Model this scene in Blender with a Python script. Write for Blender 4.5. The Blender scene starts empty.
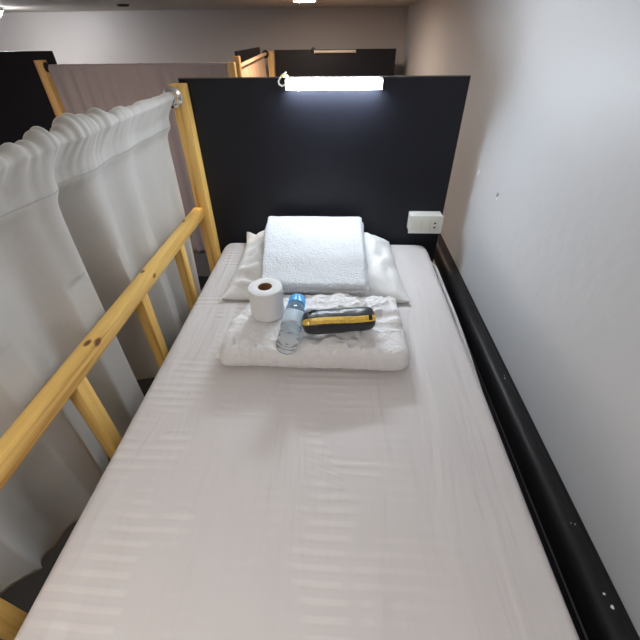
import bpy, bmesh, math, random
from mathutils import Vector, Matrix, noise
random.seed(7)
S = bpy.context.scene
COL = S.collection
PI = math.pi

# ------------------------------------------------------------------ helpers
def nz(x, y, z=0.0):
    return noise.noise(Vector((x, y, z)))

def sstep(a, b, x):
    t = max(0, min(1, (x - a) / (b - a))); return t * t * (3 - 2 * t)

def tag(o, label=None, cat=None, group=None, kind=None):
    if label: o['label'] = label
    if cat: o['category'] = cat
    if group: o['group'] = group
    if kind: o['kind'] = kind
    return o

def thing(name, label, cat, loc, group=None, rotz=0.0):
    o = bpy.data.objects.new(name, None)
    o.empty_display_size = .05
    COL.objects.link(o)
    o.location = loc
    o.rotation_euler = (0, 0, rotz)
    return tag(o, label, cat, group)

def world_loc(p):
    v = Vector((0, 0, 0))
    while p is not None:
        v += Vector(p.location)
        p = p.parent
    return v

def obj(name, bm, mat, parent=None, origin=None, smooth=True, local=False, sharp=35):
    """bm is in world coordinates unless local=True."""
    if origin is None:
        origin = world_loc(parent) if (parent and not local) else Vector((0, 0, 0))
    origin = Vector(origin)
    bmesh.ops.recalc_face_normals(bm, faces=bm.faces[:])
    for v in bm.verts:
        v.co -= origin
    me = bpy.data.meshes.new(name)
    bm.to_mesh(me); bm.free()
    o = bpy.data.objects.new(name, me)
    COL.objects.link(o)
    for m in (mat if isinstance(mat, (list, tuple)) else [mat]):
        me.materials.append(m)
    if parent:
        o.parent = parent
        if not local:
            o.location = origin - world_loc(parent)
    else:
        o.location = origin
    if smooth:
        me.polygons.foreach_set('use_smooth', [True] * len(me.polygons))
        try:
            me.set_sharp_from_angle(angle=math.radians(sharp))
        except Exception:
            pass
    return o

def box(bm, x0, x1, y0, y1, z0, z1, bev=0.0, seg=2):
    r = bmesh.ops.create_cube(bm, size=1.0)
    vs = r['verts']
    for v in vs:
        v.co = Vector(((x0 + x1) / 2 + v.co.x * (x1 - x0), (y0 + y1) / 2 + v.co.y * (y1 - y0), (z0 + z1) / 2 + v.co.z * (z1 - z0)))
    if bev > 0:
        es = list({e for v in vs for e in v.link_edges})
        bmesh.ops.bevel(bm, geom=es, offset=bev, segments=seg, profile=.5, affect='EDGES')
    return bm

def B(*a, **k):
    return box(bmesh.new(), *a, **k)

def tube(bm, pts, r, n=14, cap=True):
    pts = [Vector(p) for p in pts]
    rs = r if isinstance(r, (list, tuple)) else [r] * len(pts)
    rings = []
    up = None
    for i, p in enumerate(pts):
        d = (pts[min(i + 1, len(pts) - 1)] - pts[max(i - 1, 0)]).normalized()
        if up is None:
            a = Vector((0, 0, 1)) if abs(d.z) < .9 else Vector((1, 0, 0))
            up = d.cross(a).normalized()
        up = (up - d * up.dot(d)).normalized()
        w = d.cross(up)
        rings.append([bm.verts.new(p + (up * math.cos(2 * PI * k / n) + w * math.sin(2 * PI * k / n)) * rs[i]) for k in range(n)])
    for a, b in zip(rings, rings[1:]):
        for k in range(n):
            bm.faces.new((a[k], a[(k + 1) % n], b[(k + 1) % n], b[k]))
    if cap:
        bm.faces.new(rings[0]); bm.faces.new(rings[-1][::-1])
    return bm

def lathe(bm, prof, n=40, mat=None):
    """prof list of (r, z) about z; closes on the axis when r == 0."""
    rings = []
    for r, z in prof:
        if r < 1e-6:
            rings.append([bm.verts.new((0, 0, z))])
        else:
            rings.append([bm.verts.new((r * math.cos(2 * PI * k / n), r * math.sin(2 * PI * k / n), z)) for k in range(n)])
    for a, b in zip(rings, rings[1:]):
        for k in range(n):
            k2 = (k + 1) % n
            if len(a) == 1 and len(b) == 1: continue
            if len(a) == 1: bm.faces.new((a[0], b[k2], b[k]))
            elif len(b) == 1: bm.faces.new((a[k], a[k2], b[0]))
            else: bm.faces.new((a[k], a[k2], b[k2], b[k]))
    if mat is not None:
        bmesh.ops.transform(bm, matrix=mat, verts=bm.verts[:])
    return bm

def grid_close(bm, top, bot):
    """two equal vertex grids -> closed shell"""
    nx, ny = len(top), len(top[0])
    T = [[bm.verts.new(p) for p in row] for row in top]
    Bv = [[None] * ny for _ in range(nx)]
    for i in range(nx):
        for j in range(ny):
            Bv[i][j] = T[i][j] if i in (0, nx - 1) or j in (0, ny - 1) else bm.verts.new(bot[i][j])
    for i in range(nx - 1):
        for j in range(ny - 1):
            bm.faces.new((T[i][j], T[i + 1][j], T[i + 1][j + 1], T[i][j + 1]))
            q = (Bv[i][j], Bv[i][j + 1], Bv[i + 1][j + 1], Bv[i + 1][j])
            if len(set(q)) == 4 and not (i in (0,) and False):
                try: bm.faces.new(q)
                except ValueError: pass
    return bm

def edge_samples(h, r, n_mid, n_edge=7):
    s = []
    for k in range(n_edge):
        s.append(-h + r * (1 - math.cos(PI / 2 * k / n_edge)))
    for k in range(n_mid + 1):
        s.append(-h + r + (2 * h - 2 * r) * k / n_mid)
    s += [-x for x in s[:n_edge]][::-1]
    return s

def slab(cx, cy, hx, hy, zb, zt, r, rc, nmx, nmy, n=2.3, dz=None, bz=None, out=None):
    """rounded closed slab. zb/zt bottom/top, r = edge rounding width, rc = plan corner radius,
    dz(x,y) added to the top, bz(x,y) added to the bottom, out(x,y)->(dx,dy) outline change."""
    xs, ys = edge_samples(hx, r, nmx), edge_samples(hy, r, nmy)
    top, bot = [], []
    zm = (zb + zt) / 2; T = (zt - zb) / 2
    for x in xs:
        rt, rb = [], []
        for y in ys:
            ex = max(0, 1 - (hx - abs(x)) / r); ey = max(0, 1 - (hy - abs(y)) / r)
            f = (max(0, 1 - ex ** n) * max(0, 1 - ey ** n)) ** (1 / n)
            X, Y = x, y
            if abs(x) > hx - rc and abs(y) > hy - rc:
                p = (abs(x) - hx + rc) / rc; q = (abs(y) - hy + rc) / rc
                X = math.copysign(hx - rc + rc * p * math.sqrt(max(0, 1 - q * q / 2)), x)
                Y = math.copysign(hy - rc + rc * q * math.sqrt(max(0, 1 - p * p / 2)), y)
            if out:
                ox, oy = out(X, Y); X += ox; Y += oy
            a = dz(X, Y) if dz else 0.0
            b = bz(X, Y) if bz else 0.0
            z1, z0 = zt + a, zb + b
            m, t = (z1 + z0) / 2, (z1 - z0) / 2
            rt.append((cx + X, cy + Y, m + t * f)); rb.append((cx + X, cy + Y, m - t * f))
        top.append(rt); bot.append(rb)
    return grid_close(bmesh.new(), top, bot)

# ------------------------------------------------------------------ materials
def new_mat(name):
    m = bpy.data.materials.new(name); m.use_nodes = True
    nt = m.node_tree
    return m, nt, nt.nodes['Principled BSDF']

def node(nt, t, **k):
    n = nt.nodes.new(t)
    for a, v in k.items():
        if a in n.inputs: n.inputs[a].default_value = v
        else: setattr(n, a, v)
    return n

def plain(name, col, rough=.6, metal=0.0, spec=.5, bump=0.0, bscale=200.0, var=0.0, vscale=4.0, detail=3):
    m, nt, b = new_mat(name)
    b.inputs['Roughness'].default_value = rough
    b.inputs['Metallic'].default_value = metal
    b.inputs['Specular IOR Level'].default_value = spec
    tc = node(nt, 'ShaderNodeTexCoord')
    if var > 0:
        n = node(nt, 'ShaderNodeTexNoise', Scale=vscale, Detail=4.0)
        nt.links.new(tc.outputs['Object'], n.inputs['Vector'])
        r = node(nt, 'ShaderNodeValToRGB')
        r.color_ramp.elements[0].position = .3; r.color_ramp.elements[1].position = .7
        r.color_ramp.elements[0].color = (*[c * (1 - var) for c in col], 1)
        r.color_ramp.elements[1].color = (*[min(1, c * (1 + var)) for c in col], 1)
        nt.links.new(n.outputs['Fac'], r.inputs['Fac'])
        nt.links.new(r.outputs['Color'], b.inputs['Base Color'])
    else:
        b.inputs['Base Color'].default_value = (*col, 1)
    if bump > 0:
        n2 = node(nt, 'ShaderNodeTexNoise', Scale=bscale, Detail=float(detail))
        nt.links.new(tc.outputs['Object'], n2.inputs['Vector'])
        bp = node(nt, 'ShaderNodeBump', Strength=1.0, Distance=bump)
        nt.links.new(n2.outputs['Fac'], bp.inputs['Height'])
        nt.links.new(bp.outputs['Normal'], b.inputs['Normal'])
    return m

def pine(name, axis, knots=(), col=((.55, .27, .05), (.89, .57, .17))):
    """pine timber with grain along axis; knots are (x,y,z,r) in object coordinates"""
    m, nt, b = new_mat(name)
    b.inputs['Roughness'].default_value = .45
    tc = node(nt, 'ShaderNodeTexCoord')
    mp = node(nt, 'ShaderNodeMapping')
    sc = [38, 38, 38]; sc['xyz'.index(axis)] = 1.3
    mp.inputs['Scale'].default_value = sc
    nt.links.new(tc.outputs['Object'], mp.inputs['Vector'])
    n = node(nt, 'ShaderNodeTexNoise', Scale=1.0, Detail=5.0, Roughness=.55, Distortion=.6)
    nt.links.new(mp.outputs['Vector'], n.inputs['Vector'])
    r = node(nt, 'ShaderNodeValToRGB')
    e = r.color_ramp.elements
    e[0].position = .36; e[0].color = (*col[0], 1)
    e[1].position = .58; e[1].color = (*col[1], 1)
    k = e.new(.45); k.color = (*[(a * .35 + c * .65) for a, c in zip(*col)], 1)
    nt.links.new(n.outputs['Fac'], r.inputs['Fac'])
    last = r.outputs['Color']
    for (x, y, z, rad) in knots:
        mv = node(nt, 'ShaderNodeVectorMath', operation='SUBTRACT')
        nt.links.new(tc.outputs['Object'], mv.inputs[0]); mv.inputs[1].default_value = (x, y, z)
        s = [1, 1, 1]; s['xyz'.index(axis)] = .62
        mm = node(nt, 'ShaderNodeVectorMath', operation='MULTIPLY')
        nt.links.new(mv.outputs[0], mm.inputs[0]); mm.inputs[1].default_value = s
        ln = node(nt, 'ShaderNodeVectorMath', operation='LENGTH')
        nt.links.new(mm.outputs[0], ln.inputs[0])
        mr = node(nt, 'ShaderNodeMapRange', interpolation_type='SMOOTHSTEP')
        mr.inputs['From Min'].default_value = rad; mr.inputs['From Max'].default_value = rad * .45
        nt.links.new(ln.outputs['Value'], mr.inputs['Value'])
        mx = node(nt, 'ShaderNodeMix', data_type='RGBA')
        nt.links.new(mr.outputs['Result'], mx.inputs['Factor'])
        nt.links.new(last, mx.inputs['A']); mx.inputs['B'].default_value = (.19, .062, .016, 1)
        last = mx.outputs['Result']
    nt.links.new(last, b.inputs['Base Color'])
    bp = node(nt, 'ShaderNodeBump', Strength=.5, Distance=.0006)
    nt.links.new(n.outputs['Fac'], bp.inputs['Height']); nt.links.new(bp.outputs['Normal'], b.inputs['Normal'])
    return m

def emit(name, col, strength):
    m = bpy.data.materials.new(name); m.use_nodes = True
    nt = m.node_tree; nt.nodes.clear()
    o = node(nt, 'ShaderNodeOutputMaterial'); e = node(nt, 'ShaderNodeEmission', Strength=strength)
    e.inputs['Color'].default_value = (*col, 1)
    nt.links.new(e.outputs[0], o.inputs[0])
    return m

def fabric(name, col, weave=900.0, wb=.0003, fold=0.0, fscale=9.0, rough=.85, var=.04, sheen=.15):
    m, nt, b = new_mat(name)
    b.inputs['Roughness'].default_value = rough
    b.inputs['Specular IOR Level'].default_value = .25
    b.inputs['Sheen Weight'].default_value = sheen
    tc = node(nt, 'ShaderNodeTexCoord')
    n = node(nt, 'ShaderNodeTexNoise', Scale=14.0, Detail=5.0)
    nt.links.new(tc.outputs['Object'], n.inputs['Vector'])
    mx = node(nt, 'ShaderNodeMix', data_type='RGBA')
    mx.inputs['A'].default_value = (*[c * (1 - var) for c in col], 1); mx.inputs['B'].default_value = (*[min(1, c * (1 + var)) for c in col], 1)
    nt.links.new(n.outputs['Fac'], mx.inputs['Factor']); nt.links.new(mx.outputs['Result'], b.inputs['Base Color'])
    w = node(nt, 'ShaderNodeTexNoise', Scale=weave, Detail=2.0)
    nt.links.new(tc.outputs['Object'], w.inputs['Vector'])
    bp = node(nt, 'ShaderNodeBump', Strength=1.0, Distance=wb)
    nt.links.new(w.outputs['Fac'], bp.inputs['Height'])
    if fold > 0:
        f = node(nt, 'ShaderNodeTexNoise', Scale=fscale, Detail=3.0, Distortion=1.2)
        nt.links.new(tc.outputs['Object'], f.inputs['Vector'])
        b2 = node(nt, 'ShaderNodeBump', Strength=1.0, Distance=fold)
        nt.links.new(f.outputs['Fac'], b2.inputs['Height'])
        nt.links.new(bp.outputs['Normal'], b2.inputs['Normal'])
        nt.links.new(b2.outputs['Normal'], b.inputs['Normal'])
    else:
        nt.links.new(bp.outputs['Normal'], b.inputs['Normal'])
    return m

def sheet_material():
    m, nt, b = new_mat('satin_striped_sheet')
    b.inputs['Specular IOR Level'].default_value = .5
    tc = node(nt, 'ShaderNodeTexCoord')
    # gentle warp so the woven stripes wander like pulled cloth
    nw = node(nt, 'ShaderNodeTexNoise', Scale=5.0, Detail=2.0)
    nt.links.new(tc.outputs['Object'], nw.inputs['Vector'])
    sep = node(nt, 'ShaderNodeSeparateXYZ'); nt.links.new(tc.outputs['Object'], sep.inputs[0])
    mad = node(nt, 'ShaderNodeMath', operation='MULTIPLY_ADD'); nt.links.new(nw.outputs['Fac'], mad.inputs[0])
    mad.inputs[1].default_value = .012; nt.links.new(sep.outputs['Y'], mad.inputs[2])
    ph = node(nt, 'ShaderNodeMath', operation='MULTIPLY'); nt.links.new(mad.outputs[0], ph.inputs[0]); ph.inputs[1].default_value = 2 * PI / .0245
    si = node(nt, 'ShaderNodeMath', operation='SINE'); nt.links.new(ph.outputs[0], si.inputs[0])
    st = node(nt, 'ShaderNodeMapRange', interpolation_type='SMOOTHSTEP')
    st.inputs['From Min'].default_value = -.1; st.inputs['From Max'].default_value = .7
    nt.links.new(si.outputs[0], st.inputs['Value'])
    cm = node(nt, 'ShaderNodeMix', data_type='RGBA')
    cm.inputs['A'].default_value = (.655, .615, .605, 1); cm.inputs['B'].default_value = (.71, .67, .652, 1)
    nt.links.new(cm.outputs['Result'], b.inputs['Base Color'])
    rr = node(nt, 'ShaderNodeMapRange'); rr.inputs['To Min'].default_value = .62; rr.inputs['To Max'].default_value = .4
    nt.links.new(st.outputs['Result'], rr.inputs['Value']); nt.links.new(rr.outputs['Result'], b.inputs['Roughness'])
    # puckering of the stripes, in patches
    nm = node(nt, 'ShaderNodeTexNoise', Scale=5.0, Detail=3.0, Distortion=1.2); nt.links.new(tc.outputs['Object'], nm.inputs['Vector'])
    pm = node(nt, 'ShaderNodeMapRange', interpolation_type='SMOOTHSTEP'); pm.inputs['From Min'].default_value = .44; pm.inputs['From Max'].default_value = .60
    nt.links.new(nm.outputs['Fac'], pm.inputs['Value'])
    sheen_fade = node(nt, 'ShaderNodeMapRange', interpolation_type='SMOOTHSTEP'); sheen_fade.inputs['From Min'].default_value = .30; sheen_fade.inputs['From Max'].default_value = .06
    nt.links.new(sep.outputs['X'], sheen_fade.inputs['Value'])            # light-dependent fade of the stripe sheen towards the wall side, painted in
    tm = node(nt, 'ShaderNodeMath', operation='MULTIPLY'); nt.links.new(pm.outputs['Result'], tm.inputs[0]); nt.links.new(sheen_fade.outputs['Result'], tm.inputs[1])
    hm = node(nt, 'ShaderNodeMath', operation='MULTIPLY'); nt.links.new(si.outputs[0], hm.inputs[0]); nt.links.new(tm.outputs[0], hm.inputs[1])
    cmf = node(nt, 'ShaderNodeMath', operation='MULTIPLY'); nt.links.new(st.outputs['Result'], cmf.inputs[0]); nt.links.new(tm.outputs[0], cmf.inputs[1])  # satin sheen painted as a paler stripe tone, fading with the mask
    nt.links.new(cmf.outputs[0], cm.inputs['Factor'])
    b1 = node(nt, 'ShaderNodeBump', Strength=1.0, Distance=.0008); nt.links.new(hm.outputs[0], b1.inputs['Height'])
    # long soft creases running down the bed
    mp = node(nt, 'ShaderNodeMapping'); mp.inputs['Scale'].default_value = (11, 1.8, 3); mp.inputs['Rotation'].default_value = (0, 0, .25)
    nt.links.new(tc.outputs['Object'], mp.inputs['Vector'])
    cr = node(nt, 'ShaderNodeTexNoise', Scale=1.0, Detail=3.0, Distortion=.7); nt.links.new(mp.outputs['Vector'], cr.inputs['Vector'])
    b2 = node(nt, 'ShaderNodeBump', Strength=1.0, Distance=.013); nt.links.new(cr.outputs['Fac'], b2.inputs['Height'])
    nt.links.new(b1.outputs['Normal'], b2.inputs['Normal'])
    nt.links.new(b2.outputs['Normal'], b.inputs['Normal'])
    return m

def spot_mix(nt, tc, last, spots, col):
    for (x, y, z, rad, seed) in spots:
        mv = node(nt, 'ShaderNodeVectorMath', operation='SUBTRACT'); nt.links.new(tc.outputs['Object'], mv.inputs[0]); mv.inputs[1].default_value = (x, y, z)
        ns = node(nt, 'ShaderNodeTexNoise', Scale=90.0, Detail=3.0); nt.links.new(tc.outputs['Object'], ns.inputs['Vector'])
        ln = node(nt, 'ShaderNodeVectorMath', operation='LENGTH'); nt.links.new(mv.outputs[0], ln.inputs[0])
        ad = node(nt, 'ShaderNodeMath', operation='MULTIPLY_ADD'); nt.links.new(ns.outputs['Fac'], ad.inputs[0]); ad.inputs[1].default_value = rad * 1.8
        nt.links.new(ln.outputs['Value'], ad.inputs[2])
        mr = node(nt, 'ShaderNodeMapRange'); mr.inputs['From Min'].default_value = rad * 1.75; mr.inputs['From Max'].default_value = rad * 1.45
        nt.links.new(ad.outputs[0], mr.inputs['Value'])
        mx = node(nt, 'ShaderNodeMix', data_type='RGBA'); nt.links.new(mr.outputs['Result'], mx.inputs['Factor'])
        nt.links.new(last, mx.inputs['A']); mx.inputs['B'].default_value = (*col, 1)
        last = mx.outputs['Result']
    return last

def wall_material(name, col, chips=(), rough=.5):
    m, nt, b = new_mat(name)
    b.inputs['Roughness'].default_value = rough
    tc = node(nt, 'ShaderNodeTexCoord')
    n = node(nt, 'ShaderNodeTexNoise', Scale=2.5, Detail=3.0); nt.links.new(tc.outputs['Object'], n.inputs['Vector'])
    mx = node(nt, 'ShaderNodeMix', data_type='RGBA')
    mx.inputs['A'].default_value = (*[c * .97 for c in col], 1); mx.inputs['B'].default_value = (*[min(1, c * 1.03) for c in col], 1)
    nt.links.new(n.outputs['Fac'], mx.inputs['Factor'])
    last = mx.outputs['Result']
    last = spot_mix(nt, tc, last, [c for c in chips if c[4] == 0], (.24, .23, .22))
    last = spot_mix(nt, tc, last, [c for c in chips if c[4] == 1], (.85, .85, .83))
    nt.links.new(last, b.inputs['Base Color'])
    n2 = node(nt, 'ShaderNodeTexNoise', Scale=26.0, Detail=5.0); nt.links.new(tc.outputs['Object'], n2.inputs['Vector'])
    bp = node(nt, 'ShaderNodeBump', Strength=1.0, Distance=.0012); nt.links.new(n2.outputs['Fac'], bp.inputs['Height'])
    nt.links.new(bp.outputs['Normal'], b.inputs['Normal'])
    return m

M = {}
M['wall'] = wall_material('painted_wall', (.60, .605, .62), chips=[(.545, 1.277, .288, .011, 0), (.545, 1.268, .296, .006, 0), (.545, 1.272, .279, .006, 1), (.545, 1.50, .30, .012, 1), (.545, 1.51, .29, .009, 1)])
M['wall_far'] = wall_material('painted_far_wall', (.60, .56, .55), rough=.45)
M['ceiling'] = wall_material('painted_ceiling', (.74, .69, .63), rough=.6)
M['floor'] = plain('floor_vinyl', (.022, .02, .02), .5, var=.15)
M['black'] = plain('black_laminate', (.010, .0105, .016), .40, spec=.3, var=.1, vscale=3, bump=.0002, bscale=60)
M['black_edge'] = plain('laminate_edge', (.10, .095, .09), .5)
m_, nt_, b_ = new_mat('black_painted_rail')
b_.inputs['Roughness'].default_value = .45; b_.inputs['Specular IOR Level'].default_value = .3
tc_ = node(nt_, 'ShaderNodeTexCoord')
rgb_ = node(nt_, 'ShaderNodeRGB'); rgb_.outputs[0].default_value = (.013, .012, .013, 1)
FLECKS = [(.516, .226, -.098, .0042, 1), (.512, .246, -.098, .003, 1), (.512, .372, -.098, .002, 1), (.520, .37, -.098, .002, 1), (.516, .79, -.098, .003, 1), (.52, .80, -.098, .0025, 1)]
RAIL_FLECK = (m_, nt_, b_, tc_, rgb_)
M['fixing'] = plain('dark_metal', (.03, .03, .03), .4, .6)
M['chrome'] = plain('chrome', (.75, .75, .76), .16, 1.0)
M['steel'] = plain('brushed_steel', (.6, .6, .6), .35, 1.0)
M['pine_y'] = pine('pine_along_bed', 'y')
M['pine_z'] = pine('pine_upright', 'z')
M['pine_x'] = pine('pine_across', 'x')
M['pine_pale'] = pine('pale_pine_upright', 'z', col=((.55, .33, .12), (.75, .52, .23)))
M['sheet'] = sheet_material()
M['hem'] = fabric('sheet_hem', (.66, .63, .62), 500, .0002)
M['curtain'] = fabric('greige_curtain', (.55, .525, .49), 1100, .00025, .0025, 7.0, sheen=.25)
M['curtain_far'] = fabric('mauve_grey_curtain', (.33, .30, .325), 900, .0003, .004, 9.0)
M['curtain_warm'] = fabric('tan_curtain', (.68, .44, .27), 700, .0003, .006, 11.0)
M['pillow'] = fabric('white_pillowcase', (.80, .79, .78), 700, .0002, .006, 10.0, rough=.6)
M['duvet'] = fabric('white_quilted_cotton', (.86, .84, .84), 500, .0003, .012, 30.0)
M['towel'] = fabric('white_terry', (.70, .71, .73), 170, .006, .006, 14.0)
M['tag'] = fabric('care_tag', (.8, .78, .68), 500, .0001)
M['paper'] = fabric('tissue_paper', (.86, .85, .85), 350, .0006, .0008, 30.0, sheen=.0)
M['card'] = plain('brown_card', (.26, .13, .05), .8, var=.1, vscale=60)
M['pouch'] = plain('black_leatherette', (.016, .016, .02), .33, spec=.6, bump=.0022, bscale=38, detail=2)
M['zip'] = plain('yellow_zip_tape', (.90, .55, .08), .5, var=.2, vscale=150, bump=.0006, bscale=400)
M['brass'] = plain('brass', (.8, .55, .2), .3, 1.0)
M['white_plastic'] = plain('white_plastic', (.78, .77, .72), .3)
M['ivory_plastic'] = plain('ivory_plastic', (.75, .73, .64), .35)
M['pinhole'] = plain('pin_hole', (.01, .01, .01), .6)
M['seamline'] = plain('module_seam', (.45, .44, .40), .5)
M['cap'] = plain('blue_cap', (.07, .42, .88), .3, spec=.6)
M['yellow_tag'] = plain('yellow_tag', (.75, .68, .25), .5)
M['led'] = emit('led_diffuser_lit', (.80, .90, 1.0), 138.0)
M['led_off'] = plain('cream_diffuser_unlit', (.68, .62, .53), .4)
M['down'] = emit('downlight_lit', (1.0, .80, .64), 270.0)
M['down_white'] = emit('white_downlight_lit', (.97, .98, 1.0), 150.0)
M['fill_panel'] = emit('fill_panel_lit', (1.0, .95, .90), 4.2)  # glow of the added fill panels
M['seam'] = fabric('curtain_seam', (.43, .41, .39), 600, .0002)
m_, nt_, b_ = new_mat('clear_plastic')
b_.inputs['Base Color'].default_value = (.97, .99, 1.0, 1); b_.inputs['Transmission Weight'].default_value = .88
b_.inputs['Roughness'].default_value = .06; b_.inputs['IOR'].default_value = 1.16; b_.inputs['Specular IOR Level'].default_value = .9
M['bottle'] = m_
m_, nt_, b_ = new_mat('bottle_label')
b_.inputs['Base Color'].default_value = (.80, .92, 1.0, 1); b_.inputs['Roughness'].default_value = .25
b_.inputs['Transmission Weight'].default_value = .5; b_.inputs['IOR'].default_value = 1.1
M['label'] = m_
m_, nt_, b_ = new_mat('frosted_neck')
b_.inputs['Base Color'].default_value = (.45, .78, 1.0, 1); b_.inputs['Transmission Weight'].default_value = .6; b_.inputs['Roughness'].default_value = .2
M['neck'] = m_

# ------------------------------------------------------------------ room shell
ZC, ZF, XW, YB, XL, YR = .895, -1.70, .545, 3.95, -4.2, -2.6
def structure(name, bm, mat):
    o = obj(name, bm, mat, smooth=False); o['kind'] = 'structure'; return o
structure('floor', B(XL - .1, XW + .1, YR - .1, YB + .1, ZF - .1, ZF), M['floor'])
structure('ceiling', B(XL - .1, XW + .1, YR - .1, YB + .1, ZC, ZC + .1), M['ceiling'])
structure('wall_right', B(XW, XW + .1, YR, YB, ZF, ZC), M['wall'])
structure('wall_back', B(XL, XW, YB, YB + .1, ZF, ZC), M['wall_far'])
structure('wall_left', B(XL - .1, XL, YR, YB, ZF, ZC), M['wall_far'])
structure('wall_front', B(XL, XW, YR - .1, YR, ZF, ZC), M['wall_far'])

# ------------------------------------------------------------------ the bunk bed
PX0, PX1 = -.600, -.564          # guard rail plane
bed = thing('bunk_bed', 'top bunk with black headboard, tall pine post and knotty pine guard rail', 'bunk bed', (-.05, .5, ZF))
YH = 1.515                       # front face of the headboard
hb = obj('headboard', B(-.572, .444, YH, YH + .018, -.60, .610, .0012, 1), M['black'], bed); hb['label'] = 'black laminate headboard panel'
obj('edge_band', B(-.572, .444, YH, YH + .018, .6102, .6125), M['black_edge'], hb)
cp = obj('corner_post', B(-.592, -.540, 1.468, YH - .0005, ZF + .001, .598, .003, 2), M['pine_z'], bed); cp['label'] = 'tall pine post beside the headboard'
loc = world_loc(bed)
ko = Vector((0, 0, 0)) - loc
KN = [(-.582, .618, .166, .010), (-.563, .628, .160, .0115), (-.592, .945, .166, .008), (-.562, .953, .146, .009), (-.597, 1.326, .165, .010), (-.58, .30, .165, .006)]
# object coordinates of the rail are world minus its origin (bed origin)
M['pine_rail'] = pine('pine_guard_rail', 'y', [(x - loc.x, y - loc.y, z - loc.z, r) for x, y, z, r in KN])
rail = B(PX0, PX1, -.46, 1.4675, .125, .165, .002, 2)
gr = obj('guard_rail', rail, M['pine_rail'], bed); gr['label'] = 'pine guard rail with dark knots'
for y in (.138, .515, .852, 1.178):
    obj('baluster', B(PX0 + .001, PX1 - .001, y, y + .037, -.33, .1252, .003, 2), M['pine_z'], bed)
obj('side_rail', B(PX0, PX1, -.46, 1.4675, -.42, -.3305, .003, 2), M['pine_y'], bed)
obj('base_board', B(-.5635, .484, -.50, 1.5145, -.20, -.171, .002, 1), M['black'], bed)
# rounded black rail by the wall
bm = bmesh.new()
prof = [(.487, -.17), (.487, -.122), (.4905, -.111), (.497, -.1035), (.506, -.0995), (.517, -.0985), (.528, -.1005), (.532, -.1065), (.536, -.1075), (.5435, -.1075), (.5435, -.17)]
ya, yb_ = -.50, 3.50
va = [bm.verts.new((x, ya, z)) for x, z in prof]; vb = [bm.verts.new((x, yb_, z)) for x, z in prof]
for i in range(len(prof)):
    j = (i + 1) % len(prof); bm.faces.new((va[i], va[j], vb[j], vb[i]))
bm.faces.new(va); bm.faces.new(vb[::-1])
m_, nt_, b_, tc_, rgb_ = RAIL_FLECK
nt_.links.new(spot_mix(nt_, tc_, rgb_.outputs[0], [(x - loc.x, y - loc.y, z - loc.z, r, s) for x, y, z, r, s in FLECKS], (.8, .8, .78)), b_.inputs['Base Color'])
wr = obj('wall_rail', bm, m_, origin=loc, sharp=60)
tag(wr, 'rounded black painted rail running along the grey wall beside the mattress', 'rail')
for x in (-.50, .45):
    for y in (-.44, 1.45):
        obj('bed_leg', B(x - .025, x + .025, y - .025, y + .025, ZF + .001, -.2005, .002, 1), M['black'], bed)

# ------------------------------------------------------------------ mattress
def m_dz(x, y):
    return .0028 * nz(x * 3.1, y * 2.0, 1.7) + .0015 * nz(x * 9, y * 4, 4.2)
bm = slab(-.054, .505, .450, .992, -.1705, 0.0, .034, .07, 70, 120, n=3.4, dz=m_dz)
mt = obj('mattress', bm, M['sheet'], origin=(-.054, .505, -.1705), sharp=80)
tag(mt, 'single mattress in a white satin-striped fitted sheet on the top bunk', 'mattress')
bm = bmesh.new()
tube(bm, [(.3965 + .0006 * math.sin(y * 9) + .021 * sstep(.45, 1.1, y) * (1 - sstep(1.36, 1.44, y)), y, -.052) for y in [-.40 + .03 * k for k in range(62)]], .0065, 8)
hm = obj('sheet_hem', bm, M['hem'], mt)

# ------------------------------------------------------------------ curtain rod + curtains
ROD_X, ROD_Z, ROD_R = -.585, .560, .0125
rod = thing('curtain_rod', 'chrome curtain rod fixed to the tall pine post beside the bed', 'curtain rod', (ROD_X, .5, ROD_Z))
bm = bmesh.new(); tube(bm, [(ROD_X, -.45, ROD_Z), (ROD_X, 1.4665, ROD_Z)], ROD_R - .002, 18); obj('rod', bm, M['chrome'], rod)
def flange(parent, c, axis, R=.034):
    bm = bmesh.new()
    lathe(bm, [(0, 0), (R, 0), (R, .004), (R * .93, .007), (R * .72, .009), (R * .66, .013), (R * .63, .032), (R * .56, .034), (R * .47, .033)], 36)
    d = Vector(axis); q = Vector((0, 0, 1)).rotation_difference(d)
    bmesh.ops.transform(bm, matrix=Matrix.Translation(Vector(c)) @ q.to_matrix().to_4x4(), verts=bm.verts[:])
    o = obj('flange', bm, M['chrome'], parent)
    o['label'] = 'round chrome rod flange on the post'
    return o
flange(rod, (ROD_X, 1.4675, ROD_Z), (0, -1, 0))

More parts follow.
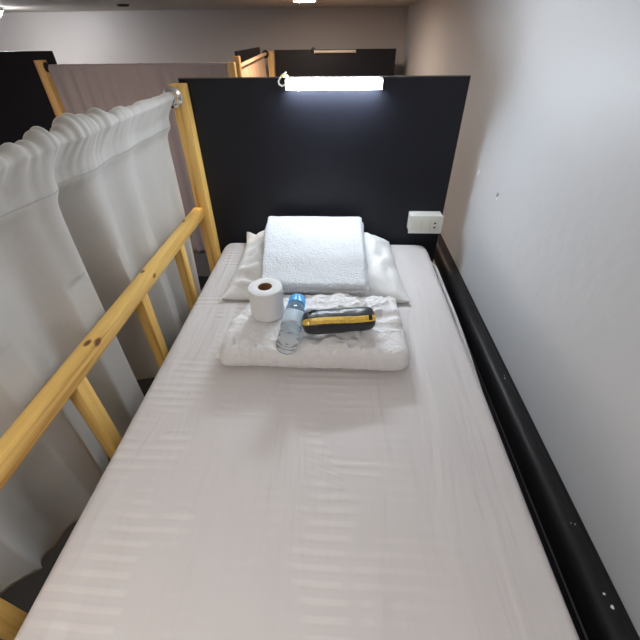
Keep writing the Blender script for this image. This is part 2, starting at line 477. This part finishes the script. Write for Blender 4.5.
# The cloth hangs down from the bed side of the rod, so build it facing the bed
def curtain_bedside(name, label, y0, y1, hem, fold, ruff, mat, ny=240, nz_=80, yshift=None, x_rod=ROD_X, z_rod=ROD_Z, axis='y', thick=.0022, group=None, seam_mat=None):
    bm = bmesh.new(); rows = []
    sm = bmesh.new(); srow = []
    r0 = .0150
    def P(x, y, z):
        return (x, y, z) if axis == 'y' else (y, -x, z)
    for i in range(ny + 1):
        y = y0 + (y1 - y0) * i / ny
        rr = r0 + max(0.0, ruff(y)); row = []
        for k in range(3):                                   # back of the pocket, hanging behind the rod
            t = k / 3
            row.append(P(x_rod - rr - .001 * (1 - t), y, z_rod - .018 * (1 - t)))
        for k in range(15):                                  # over the top
            a = PI - PI * k / 14
            row.append(P(x_rod + rr * math.cos(a), y, z_rod + (rr + ruff(y) * .6) * math.sin(a)))
        zs, ze = z_rod, hem(y)
        for k in range(1, nz_ + 1):
            t = (k / nz_) ** 1.15
            z = zs + (ze - zs) * t
            d = z_rod - z                                    # distance below the rod
            hug = math.exp(-d / .05)
            xp = x_rod + rr * hug + (-.009) * (1 - hug)      # settles just behind the rod plane
            pinch = 1 - .45 * math.exp(-((d - .085) / .02) ** 2)
            x = xp + fold(y, t, d) * min(1, d / .10) * pinch
            ys = yshift(y, t) if yshift else 0
            row.append(P(x, y + ys, z))
        rows.append([bm.verts.new(p) for p in row])
    for a, b in zip(rows, rows[1:]):
        for k in range(len(a) - 1):
            bm.faces.new((a[k], b[k], b[k + 1], a[k + 1]))
    o = obj(name, bm, mat, origin=P(x_rod, (y0 + y1) / 2, z_rod), sharp=180)
    md = o.modifiers.new('thickness', 'SOLIDIFY'); md.thickness = thick; md.offset = 0
    tag(o, label, 'curtain', group)
    # stitched seam of the rod pocket, following the cloth
    pts = []
    me = o.data; nrow = 3 + 15 + nz_
    for i in range(0, ny + 1, 2):
        best = None
        for k in range(18, nrow):
            v = me.vertices[i * nrow + k].co
            e = abs(v.z + .083)
            if best is None or e < best[0]: best = (e, v.copy())
        pts.append(best[1] + Vector((.0014, 0, 0) if axis == 'y' else (0, -.0014, 0)))
    tube(sm, pts, .0011, 6)
    s = obj('pocket_seam', sm, seam_mat or M['seam'], o, local=True)
    return o

G1 = lambda y, c, w: math.exp(-((y - c) / w) ** 2)

def fold_far(y, t, d):
    v = -.034 - .016 * t
    amp = .008 + .020 * t
    v += amp * math.sin(2 * PI * (y - .86) / .19 + .6 * math.sin(3 * y)) * (1 - .6 * sstep(1.05, 1.4, y))
    v += .010 * nz(y * 7, t * 1.2, 5)
    v += -.16 * sstep(.92, .76, y) * (t ** .8)                # swings away behind the near curtain
    v += .012 * G1(y, 1.40, .03)
    return min(v, -.027 if d > .30 else .004)
def ruff_far(y):
    g = sstep(1.30, .80, y)
    return (.0015 + .014 * g) * max(0, .4 + 1.0 * nz(y * 19, 1.3) + .55 * nz(y * 48, 7.7)) + .0008
curtain_bedside('curtain', 'greige bunk curtain hanging smoothly between the chrome flange and the gathered bunch', .766, 1.432, lambda y: -.27, fold_far, ruff_far, M['curtain'], yshift=lambda y, t: .075 * sstep(1.0, .766, y) * t)
def fold_near(y, t, d):
    v = -.036 - .014 * t
    amp = .014 + .026 * t
    v += amp * math.sin(2 * PI * (y - .655) / .25) + .008 * t * math.sin(2 * PI * y / .11 + 1)
    v += .010 * nz(y * 6, t * 1.3, 9)
    v += .020 * G1(y, .735, .03) * (1 - t * .5)
    v += .030 * sstep(.30, .16, y) * sstep(.80, 1.0, t)
    return min(v, -.027 if d > .28 else .010)
def ruff_near(y):
    g = sstep(.40, .62, y)
    return (.004 + .019 * g) * max(0, .5 + 1.0 * nz(y * 15, 4.3) + .6 * nz(y * 40, 2.7)) + .001
hem_near = lambda y: -.26 + .175 * sstep(.36, .17, y)
curtain_bedside('curtain', 'greige bunk curtain with deep folds nearest the camera, left of the gathered bunch', -.40, .762, hem_near, fold_near, ruff_near, M['curtain'])

# ------------------------------------------------------------------ pillow, towel, duvet
PCX, PCY, PHX, PHY = -.078, 1.250, .316, .226
def pil_raw(x, y):
    u, v = min(1, abs(x) / PHX), min(1, abs(y) / PHY)
    return ((1 - u ** 3.6) * (1 - v ** 3.2)) ** .55
def pil_top(X, Y):
    x, y = X - PCX, Y - PCY
    return .012 + .128 * pil_raw(x, y) * (1 + .18 * (y / PHY))
bm = bmesh.new(); nx, ny = 90, 64
top, bot = [], []
for i in range(nx + 1):
    a = -1 + 2 * i / nx; a = math.copysign(1 - (1 - abs(a)) ** 1.35, a)
    rt, rb = [], []
    for j in range(ny + 1):
        b = -1 + 2 * j / ny; b = math.copysign(1 - (1 - abs(b)) ** 1.35, b)
        # sides pull in between the pointed corners
        x = a * PHX * (1 - .030 * (1 - b * b) * abs(a)) ; y = b * PHY * (1 - .045 * (1 - a * a) * abs(b))
        if a > 0: x += .012 * a * b * -1
        X, Y = PCX + x, PCY + y
        g = ((1 - abs(a) ** 3.6) * (1 - abs(b) ** 3.2)) ** .55
        rim = 1 - max(abs(a), abs(b)) ** 8
        wr = .010 * nz(x * 13, y * 9, 2) + .006 * nz(x * 30 + y * 12, y * 22, 6)
        wr += .010 * math.sin((x * 70 - y * 45) + 5 * nz(x * 8, y * 8, 3)) * sstep(.55, .85, a) * (1 - abs(b))
        wr += .013 * math.sin(y * 90 + 4 * nz(x * 9, y * 9, 8)) * sstep(-.50, -.66, a) * sstep(-.95, -.75, a)
        H = .092 * g * (1 + .18 * b) + wr * rim * min(1, g * 2)
        corner = sstep(.80, 1.0, abs(a)) * sstep(.75, 1.0, abs(b))
        lift = .012 + corner * ((.040 if a < 0 else .0) if b > 0 else .004)
        zt = lift + max(.002, H)
        rt.append((X, Y, zt)); rb.append((X, Y, max(.0055, lift - .006 - g * .01)))
    top.append(rt); bot.append(rb)
grid_close(bm, top, bot)
pl = obj('pillow', bm, M['pillow'], origin=(PCX, PCY, .004), sharp=180)
tag(pl, 'plump white pillow lying against the black headboard under the folded towel', 'pillow')

TCX, TCY, THX, THY = -.082, 1.205, .182, .236
def drape(X, Y):
    # the towel lies on the pillow, sagging over its front edge
    return .100 - .030 * sstep(1.14, .97, Y)
def pil_surf(X, Y):
    x, y = X - PCX, Y - PCY
    g = pil_raw(x * 1.03, y * 1.03); b = y / PHY
    return .012 + .092 * g * (1 + .18 * b) + .010
def tow_b(x, y): return max(drape(TCX + x, TCY + y), pil_surf(TCX + x, TCY + y))
def tow_out(x, y):
    return (.006 * nz(x * 5, y * 7, 1) - .024 * (y / THY) * sstep(.12, -.17, x), .006 * nz(x * 7, y * 4, 12))
def tow_layers(zoff, th, hx, hy, dx, dy):
    return slab(TCX + dx, TCY + dy, hx, hy, 0, th, .016, .012, 46, 46, n=2.2,
                dz=lambda x, y: tow_b(x + dx, y + dy) + zoff + .0016 * nz(x * 22, y * 22, 3),
                bz=lambda x, y: tow_b(x + dx, y + dy) + zoff, out=tow_out)
tw = thing('folded_towel', 'thick folded white terry towel lying on top of the pillow', 'towel', (TCX, TCY, .14))
obj('lower_fold', tow_layers(.001, .021, THX, THY, .004, .004), M['towel'], tw, sharp=180)
obj('upper_fold', tow_layers(.0225, .022, THX - .002, THY, -.003, 0), M['towel'], tw, sharp=180)

DCX, DCY, DHX, DHY = -.050, .832, .247, .138
def quilt(x, y):
    s = 0.0
    # puckers running across, stitched channels every ~9 cm
    s += .010 * nz(x * 9, y * 12, 3) + .012 * nz(x * 22, y * 24, 8) + .0065 * (1 - abs(nz(x * 26 + 4 * nz(x * 6, y * 6, 1), y * 22, 15)) * 3)
    return s
def duv_dz(x, y):
    v = quilt(x, y)
    v += -.012 * sstep(-.13, -.235, x) + .006 * sstep(.05, .12, y)
    v -= .012 * G1(y, -.02, .012) * sstep(.06, .16, x)
    w = math.exp(-(((x + .151) / .078) ** 6 + ((y - .030) / .078) ** 6))       # pressed flat under the roll
    v = v * (1 - w) - .0055 * w
    return v
def duv_out(x, y):
    dx = -.020 * sstep(-.12, -.24, x) * (1 - sstep(-.02, .10, y)) * (1 if y > -.13 else .9)
    dx += .010 * nz(y * 14, 2.2) * sstep(.15, .25, abs(x))
    dx += -.012 * sstep(.1, .24, x) * sstep(0, .13, y)
    dx += .030 * sstep(-.15, -.24, x) * sstep(.05, .13, y)
    dy = .006 * nz(x * 9, 3.3) * (1 if y < 0 else 1.6) + .0025 * nz(x * 70, 5.1) * sstep(-.05, -.12, y)
    return dx, dy
dv = thing('folded_duvet', 'folded white quilted duvet on the mattress in front of the pillow', 'duvet', (DCX, DCY, .004))
bm = slab(DCX, DCY, DHX, DHY, .0045, .080, .032, .024, 140, 90, n=2.5, dz=duv_dz, out=duv_out)
obj('quilt', bm, M['duvet'], dv, sharp=180)
bm = B(-.333, -.308, .722, .742, .020, .0225, .0005, 1)
ct = obj('care_tag', bm, M['tag'], dv); ct['label'] = 'small cream cloth tag at the left corner'

# ------------------------------------------------------------------ toilet roll
RZ = .0785
tr = thing('toilet_roll', 'white toilet paper roll standing upright on the left of the duvet', 'toilet roll', (-.201, .862, RZ))
prof = [(.0205, .0), (.044, .0), (.0475, .0025), (.0485, .006)] + [(.0485, .006 + .082 * k / 8) for k in range(1, 8)] + [(.0485, .089), (.0475, .0925), (.044, .094), (.034, .0946), (.024, .0944), (.0205, .0935), (.0205, .0)]
obj('paper', lathe(bmesh.new(), prof, 56), M['paper'], tr, local=True)
co = obj('core', lathe(bmesh.new(), [(.0200, .001), (.0200, .0925), (.0188, .0925), (.0188, .001), (.0200, .001)], 40), M['card'], tr, local=True); co['label'] = 'brown cardboard core'

# ------------------------------------------------------------------ water bottle, lying
BA, BE = Vector((-.123, .672, .112)), Vector((-.112, .880, .119))
axis = (BE - BA).normalized(); L = (BE - BA).length
wb = thing('water_bottle', 'clear plastic water bottle with blue cap lying beside the black pouch', 'bottle', (BA.x, BA.y, BA.z - .029))
Q = Matrix.Translation(BA) @ Vector((0, 0, 1)).rotation_difference(axis).to_matrix().to_4x4()
prof = [(0, .006), (.012, .003), (.021, 0), (.026, .004), (.0285, .012)]
for k in range(26):
    z = .014 + k * .0042
    prof.append((.0285 - .0022 * (1 if k % 4 == 2 else 0) - .002 * math.exp(-((z - .065) / .012) ** 2), z))
prof += [(.0285, .124), (.0285, .140), (.0275, .152), (.0255, .161), (.0225, .168), (.0215, .172), (0, .172)]
obj('body', lathe(bmesh.new(), prof, 48, Q), M['bottle'], wb, sharp=60)
prof = [(.0289, .078), (.0291, .079), (.0291, .121), (.0289, .122), (.0287, .121), (.0287, .079), (.0289, .078)]
lb = obj('label_band', lathe(bmesh.new(), prof, 48, Q), M['label'], wb); lb['label'] = 'pale blue film label'
bm = bmesh.new()
prof = [(0, .1722), (.0225, .1722), (.0245, .173)]
lathe(bm, prof + [(.0245, .199), (.0232, .203), (.019, .205), (0, .2055)], 48)
for v in bm.verts:
    r = math.hypot(v.co.x, v.co.y)
    if r > .0235:
        k = round(math.atan2(v.co.y, v.co.x) / (2 * PI / 48)); f = 1.03 if k % 2 else .985
        v.co.x *= f; v.co.y *= f
bmesh.ops.transform(bm, matrix=Q, verts=bm.verts[:])
cpz = obj('cap', bm, M['cap'], wb, sharp=25); cpz['label'] = 'light blue ribbed screw cap'

# ------------------------------------------------------------------ black pouch with yellow zip
PC = Vector((.0085, .785, .119)); PL = .100; ang = math.radians(9)
PC.y -= .004
po = thing('zip_pouch', 'black cylindrical zip pouch with yellow zip band lying on the duvet', 'pouch', (PC.x, PC.y, PC.z - .028), rotz=ang)
def pouch_r(s, a):
    # s along -1..1, a angle around; returns radius pair
    f = (1 - abs(s) ** 14) ** .5
    ry = .036 * (1 - .05 * s * s) * f; rz = .0295 * (1 - .06 * s * s) * f
    w = 1 + .055 * nz(s * 5, math.cos(a) * 2, math.sin(a) * 2)
    return ry * w, rz * w
bm = bmesh.new(); rings = []
SS = [-1 + 2 * k / 60 for k in range(61)]
SS = [math.copysign(1 - (1 - abs(s)) ** 1.5, s) for s in SS]
for s in SS[1:-1]:
    row = []
    for k in range(40):
        a = 2 * PI * k / 40
        ry, rz = pouch_r(s, a)
        c, sn = math.cos(a), math.sin(a)
        row.append(bm.verts.new((s * PL, ry * math.copysign(abs(c) ** .9, c), .028 + rz * math.copysign(abs(sn) ** .9, sn))))
    rings.append(row)
for a, b in zip(rings, rings[1:]):
    for k in range(40):
        bm.faces.new((a[k], a[(k + 1) % 40], b[(k + 1) % 40], b[k]))
bm.faces.new(rings[0]); bm.faces.new(rings[-1][::-1])
obj('body', bm, M['pouch'], po, local=True, sharp=70)
bm = bmesh.new(); rows = []
for i in range(70):
    s = -.988 + 1.976 * i / 69
    row = []
    for k in range(9):
        a = math.radians(134 + (-1 + 2 * k / 8) * (18 + 3 * sstep(.7, 1, abs(s))) + 4 * math.sin(s * 3))
        ry, rz = pouch_r(s, a)
        e = .0014 if k not in (0, 8) else -.0004
        if k == 4: e += .0010
        c, sn = math.cos(a), math.sin(a)
        row.append(bm.verts.new((s * PL * 1.004, (ry + e) * math.copysign(abs(c) ** .9, c), .028 + (rz + e) * sn ** .9)))
    rows.append(row)
for a, b in zip(rows, rows[1:]):
    for k in range(8): bm.faces.new((a[k], b[k], b[k + 1], a[k + 1]))
zp = obj('zip_band', bm, M['zip'], po, local=True); zp['label'] = 'yellow zip tape running along the top'
for sx in (-.082, .080):
    a = math.radians(134); ry, rz = pouch_r(sx / PL, a)
    bm = B(-.0045, .0045, -.007, .007, .0006, .0042, .001, 2)
    n_ = Vector((0, math.cos(a), math.sin(a)))
    bmesh.ops.transform(bm, matrix=Matrix.Translation((sx, (ry + .002) * math.cos(a), .028 + (rz + .002) * math.sin(a))) @ Vector((0, 0, 1)).rotation_difference(n_).to_matrix().to_4x4(), verts=bm.verts[:])
    obj('zip_slider', bm, M['fixing'] if sx > 0 else M['brass'], po, local=True)
bm = bmesh.new(); tube(bm, [(-.078, .004, .0560), (-.072, .012, .0555), (-.064, .015, .0548), (-.056, .014, .0553)], [.004, .0045, .004, .002], 8)
obj('pull_tab', bm, M['fixing'], po, local=True)

# ------------------------------------------------------------------ LED lamp on the headboard
def led_lamp(x0, x1, z0, z1, y_back, dep, lit, label, cable=True):
    t = thing('led_lamp', label, 'lamp', ((x0 + x1) / 2, y_back - dep / 2, z0))
    obj('housing', B(x0, x1, y_back - dep * .38, y_back - .0006, z0 + .002, z1 - .002, .003, 2), M['white_plastic'], t)
    bm = bmesh.new()
    n = 16; prof = []
    zc, hz = (z0 + z1) / 2, (z1 - z0) / 2 - .001
    for k in range(n + 1):
        a = -PI / 2 + PI * k / n
        prof.append((y_back - dep * .385 - dep * .6 * math.cos(a) ** .7, zc + hz * math.sin(a)))
    a_ = [bm.verts.new((x0 + .004, y, z)) for y, z in prof]; b_ = [bm.verts.new((x1 - .004, y, z)) for y, z in prof]
    for i in range(n): bm.faces.new((a_[i], a_[i + 1], b_[i + 1], b_[i]))
    bm.faces.new((a_[0], b_[0], b_[-1], a_[-1])); bm.faces.new(a_); bm.faces.new(b_[::-1])
    d = obj('diffuser', bm, M['led'] if lit else M['led_off'], t); d['label'] = 'glowing white diffuser' if lit else 'cream unlit diffuser'
    for xe, s in ((x0, -1), (x1, 1)):
        obj('end_cap', B(min(xe, xe + s * .004), max(xe, xe + s * .004), y_back - dep * .8, y_back - .0006, z0, z1, .0015, 2), M['white_plastic'], t)
    if cable:
        bm = bmesh.new()
        tube(bm, [(x0 - .004, y_back - dep * .4, zc), (x0 - .016, y_back - dep * .45, zc - .004), (x0 - .026, y_back - dep * .4, zc + .001), (x0 - .028, y_back - dep * .35, zc + .010), (x0 - .022, y_back - dep * .25, zc + .019), (x0 - .012, y_back - .004, zc + .028), (x0 - .004, y_back + .014, z1 + .016)], .0030, 8)
        obj('cable', bm, M['white_plastic'] if lit else M['fixing'], t)
        o = obj('cable_tag', B(x0 - .020, x0 + .006, y_back - .010, y_back - .004, z1 + .004, z1 + .011, .0015, 2), M['yellow_tag'] if lit else M['fixing'], t)
    return t
led_lamp(-.186, .142, .575, .609, YH, .036, True, 'lit white LED batten lamp clipped on the near black headboard')

# ------------------------------------------------------------------ power socket
so = thing('power_socket', 'white surface-mounted power socket box low on the headboard by the wall', 'socket', (.373, YH - .06, .064))
obj('back_box', B(.3075, .4385, YH - .055, YH - .0006, .066, .138, .004, 3), M['white_plastic'], so)
obj('faceplate', B(.305, .441, YH - .0625, YH - .0552, .0635, .1405, .003, 3), M['white_plastic'], so)
bmx = bmesh.new(); box(bmx, .3195, .4265, YH - .0645, YH - .0626, .078, .126, .0012, 2)
md = obj('module', bmx, M['ivory_plastic'], so); md['label'] = 'ivory insert holding the outlet'
for x in (.355, .3905):
    obj('module_joint', B(x - .0006, x + .0006, YH - .0650, YH - .0646, .079, .125), M['seamline'], md)
for x, z in ((.409, .110), (.409, .092)):
    bm = bmesh.new(); lathe(bm, [(0, 0), (.0042, 0), (.0042, .0006), (0, .0006)], 16)
    bmesh.ops.transform(bm, matrix=Matrix.Translation((x, YH - .06455, z)) @ Matrix.Rotation(PI / 2, 4, 'X'), verts=bm.verts[:])
    obj('pin_hole', bm, M['pinhole'], md)

so.location.x -= .008

# ------------------------------------------------------------------ beyond: the next bunks
nb = thing('bunk_bed', 'next bunk beyond with its own black end panel near the back wall', 'bunk bed', (-.05, 3.5, ZF))
e_ = obj('headboard', B(-.523, .430, 3.56, 3.578, ZF + .001, .628, .0012, 1), M['black'], nb)
p_ = obj('corner_post', B(-.578, -.530, 3.53, 3.578, ZF + .001, .622, .003, 1), M['pine_pale'], nb)
led_lamp(-.205, .112, .603, .626, 3.56, .034, False, 'unlit cream LED lamp on the black panel near the back wall')
bm = bmesh.new(); tube(bm, [(-.60, 2.575, .576), (-.590, 3.529, .604)], .010, 12)
r2 = thing('curtain_rod', 'rod holding the tan curtain beyond the headboard', 'curtain rod', (-.595, 3.0, .60))
obj('rod', bm, M['steel'], r2)
bm = bmesh.new(); lathe(bm, [(0, 0), (.026, 0), (.026, .006), (.017, .012), (.016, .03), (0, .03)], 24)
bmesh.ops.transform(bm, matrix=Matrix.Translation((-.590, 3.5295, .604)) @ Matrix.Rotation(PI / 2, 4, 'X'), verts=bm.verts[:])
obj('flange', bm, M['fixing'], r2)
# tan curtain along the side of the next bunk
def sheet_curtain(name, label, p0, p1, zt0, zt1, zb, mat, folds, amp, seed, n=140, m=30, rodr=.014):
    bm = bmesh.new(); rows = []
    p0, p1 = Vector((*p0, 0)), Vector((*p1, 0)); d = (p1 - p0).normalized(); nrm = Vector((-d.y, d.x, 0))
    for i in range(n + 1):
        s = i / n; base = p0.lerp(p1, s); zt = zt0 + (zt1 - zt0) * s
        row = []
        rr = rodr + .003 * max(0, nz(s * folds * 2.3, seed))
        for k in range(9):
            a = PI - PI * k / 8
            row.append(base - nrm * rr * math.cos(a) * -1 + Vector((0, 0, zt + rr * math.sin(a))))
        for k in range(1, m + 1):
            t = k / m
            off = rr * math.exp(-t * 6) + amp * min(1, .25 + t * 2) * (math.sin(2 * PI * folds * s + 1.5 * nz(s * 5, seed)) * .6 + nz(s * folds * 1.7, t * .8, seed))
            row.append(base + nrm * off + Vector((0, 0, zt + (zb - zt) * t)))
        rows.append([bm.verts.new(p) for p in row])
    for a, b in zip(rows, rows[1:]):
        for k in range(len(a) - 1): bm.faces.new((a[k], b[k], b[k + 1], a[k + 1]))
    o = obj(name, bm, mat, origin=((p0 + p1) / 2 + Vector((0, 0, zt0))), sharp=180)
    md = o.modifiers.new('thickness', 'SOLIDIFY'); md.thickness = .002; md.offset = 0
    return tag(o, label, 'curtain')
sheet_curtain('curtain', 'tan curtain on the side of the next bunk, lit from above', (-.600, 2.60), (-.590, 3.515), .576, .602, -.30, M['curtain_warm'], 7, .012, 3.1)
# black side panel further left
bp2 = thing('partition_panel', 'black panel rising behind the tan curtain', 'panel', (-.70, 3.4, ZF))
obj('panel', B(-.715, -.697, 3.02, 3.90, ZF + .001, .640, .0012, 1), M['black'], bp2)
# bunk across the aisle with its mauve-grey curtain
lb_ = thing('bunk_bed', 'bunk across the aisle with black panel at the far left and pine posts', 'bunk bed', (-2.2, 2.56, ZF))
obj('headboard', B(-3.30, -1.662, 2.53, 2.548, ZF + .001, .667, .0012, 1), M['black'], lb_)
obj('corner_post', B(-1.752, -1.706, 2.478, 2.5295, ZF + .001, .626, .003, 1), M['pine_pale'], lb_)
fp = obj('corner_post', B(-.640, -.597, 2.478, 2.5295, ZF + .001, .607, .003, 1), M['pine_pale'], lb_)
fp = obj('corner_post', B(-.613, -.578, 2.5305, 2.574, ZF + .001, .632, .003, 1), M['pine_pale'], lb_)
r3 = thing('curtain_rod', 'rod across the aisle carrying the mauve-grey curtain', 'curtain rod', (-1.17, 2.50, .594))
bm = bmesh.new(); tube(bm, [(-1.7055, 2.503, .592), (-.6405, 2.503, .592)], .010, 12); obj('rod', bm, M['steel'], r3)
bm = bmesh.new(); lathe(bm, [(0, 0), (.024, 0), (.024, .006), (.016, .012), (.015, .022), (0, .022)], 24)
bmesh.ops.transform(bm, matrix=Matrix.Translation((-1.7055, 2.503, .592)) @ Matrix.Rotation(PI / 2, 4, 'Y'), verts=bm.verts[:])
obj('flange', bm, M['fixing'], r3)
sheet_curtain('curtain', 'mauve-grey curtain hanging across behind the greige bunk curtain', (-.648, 2.503), (-1.690, 2.503), .590, .590, -.60, M['curtain_far'], 13, .017, 8.2, n=220)

# ------------------------------------------------------------------ ceiling lights and added fill lamps
def downlight(x, y, r, label, mat, dome=.004):
    t = thing('downlight', label, 'ceiling light', (x, y, ZC - .020))
    bm = bmesh.new(); lathe(bm, [(r, 0), (r + .012, 0), (r + .012, .0195), (r, .0195), (r, 0)], 32)
    bmesh.ops.transform(bm, matrix=Matrix.Translation((x, y, ZC - .020)), verts=bm.verts[:]); obj('trim_ring', bm, M['white_plastic'], t)
    bm = bmesh.new(); lathe(bm, [(0, -dome)] + [((r - .001) * math.sin(k * PI / 16), -dome * math.cos(k * PI / 16)) for k in range(1, 8)] + [(r - .001, 0), (r - .001, .014), (0, .014)], 32)
    bmesh.ops.transform(bm, matrix=Matrix.Translation((x, y, ZC - .018)), verts=bm.verts[:]); obj('diffuser', bm, mat, t)
    return t
downlight(-.215, 2.80, .065, 'round warm downlight on the ceiling above the far black panel', M['down'])
downlight(-2.47, 3.24, .080, 'bright white downlight on the ceiling at the far left corner', M['down_white'], .045)
downlight(-1.30, 1.55, .065, 'added warm fill light on the ceiling above the aisle beside the bunk', M['down'])  # out-of-view lamp added to warm the curtains and far zone
sd = thing('smoke_detector', 'small dark fitting on the ceiling above the mauve-grey curtain', 'detector', (-1.46, 3.16, ZC - .012))
bm = bmesh.new(); lathe(bm, [(0, 0), (.03, 0), (.04, .006), (.04, .0115), (0, .0115)], 24)
bmesh.ops.transform(bm, matrix=Matrix.Translation((-1.46, 3.16, ZC - .012)), verts=bm.verts[:]); obj('body', bm, M['fixing'], sd)

def fill_panel(x, y, hx, hy, label):  # unseen panels added as soft fill for bed and aisle
    t = thing('fill_light', label, 'ceiling light', (x, y, ZC - .03))
    obj('frame', B(x - hx - .015, x + hx + .015, y - hy - .015, y + hy + .015, ZC - .020, ZC - .0005, .003, 1), M['white_plastic'], t)
    obj('diffuser', B(x - hx, x + hx, y - hy, y + hy, ZC - .030, ZC - .0205, .002, 1), M['fill_panel'], t)
fill_panel(-.34, -.42, .30, .45, 'added fill light panel behind the camera above the foot of the bunk')
fill_panel(-2.3, .6, .30, .50, 'added fill light panel over the aisle')

# ------------------------------------------------------------------ world, camera, view
w = bpy.data.worlds.new('world'); S.world = w; w.use_nodes = True
w.node_tree.nodes['Background'].inputs['Color'].default_value = (.5, .5, .5, 1)
w.node_tree.nodes['Background'].inputs['Strength'].default_value = .2

cam = bpy.data.cameras.new('camera'); co_ = bpy.data.objects.new('camera', cam); COL.objects.link(co_)
pi_, ya_, ro_ = map(math.radians, (38.1512, 3.1023, -.7997))
F = Vector((-math.sin(ya_) * math.cos(pi_), math.cos(ya_) * math.cos(pi_), -math.sin(pi_)))
R = Vector((math.cos(ya_), math.sin(ya_), 0)); U = R.cross(F)
R2 = R * math.cos(ro_) + U * math.sin(ro_); U2 = U * math.cos(ro_) - R * math.sin(ro_)
mt_ = Matrix((R2, U2, -F)).transposed().to_4x4(); mt_.translation = Vector((0, 0, .73366))
co_.matrix_world = mt_
cam.sensor_width = 36; cam.lens = 36 * 366.183 / 640; cam.clip_start = .02
S.camera = co_
S.view_settings.view_transform = 'Standard'; S.view_settings.look = 'None'
S.view_settings.exposure = 0.14; S.view_settings.gamma = 1.0
S.view_settings.use_curve_mapping = False
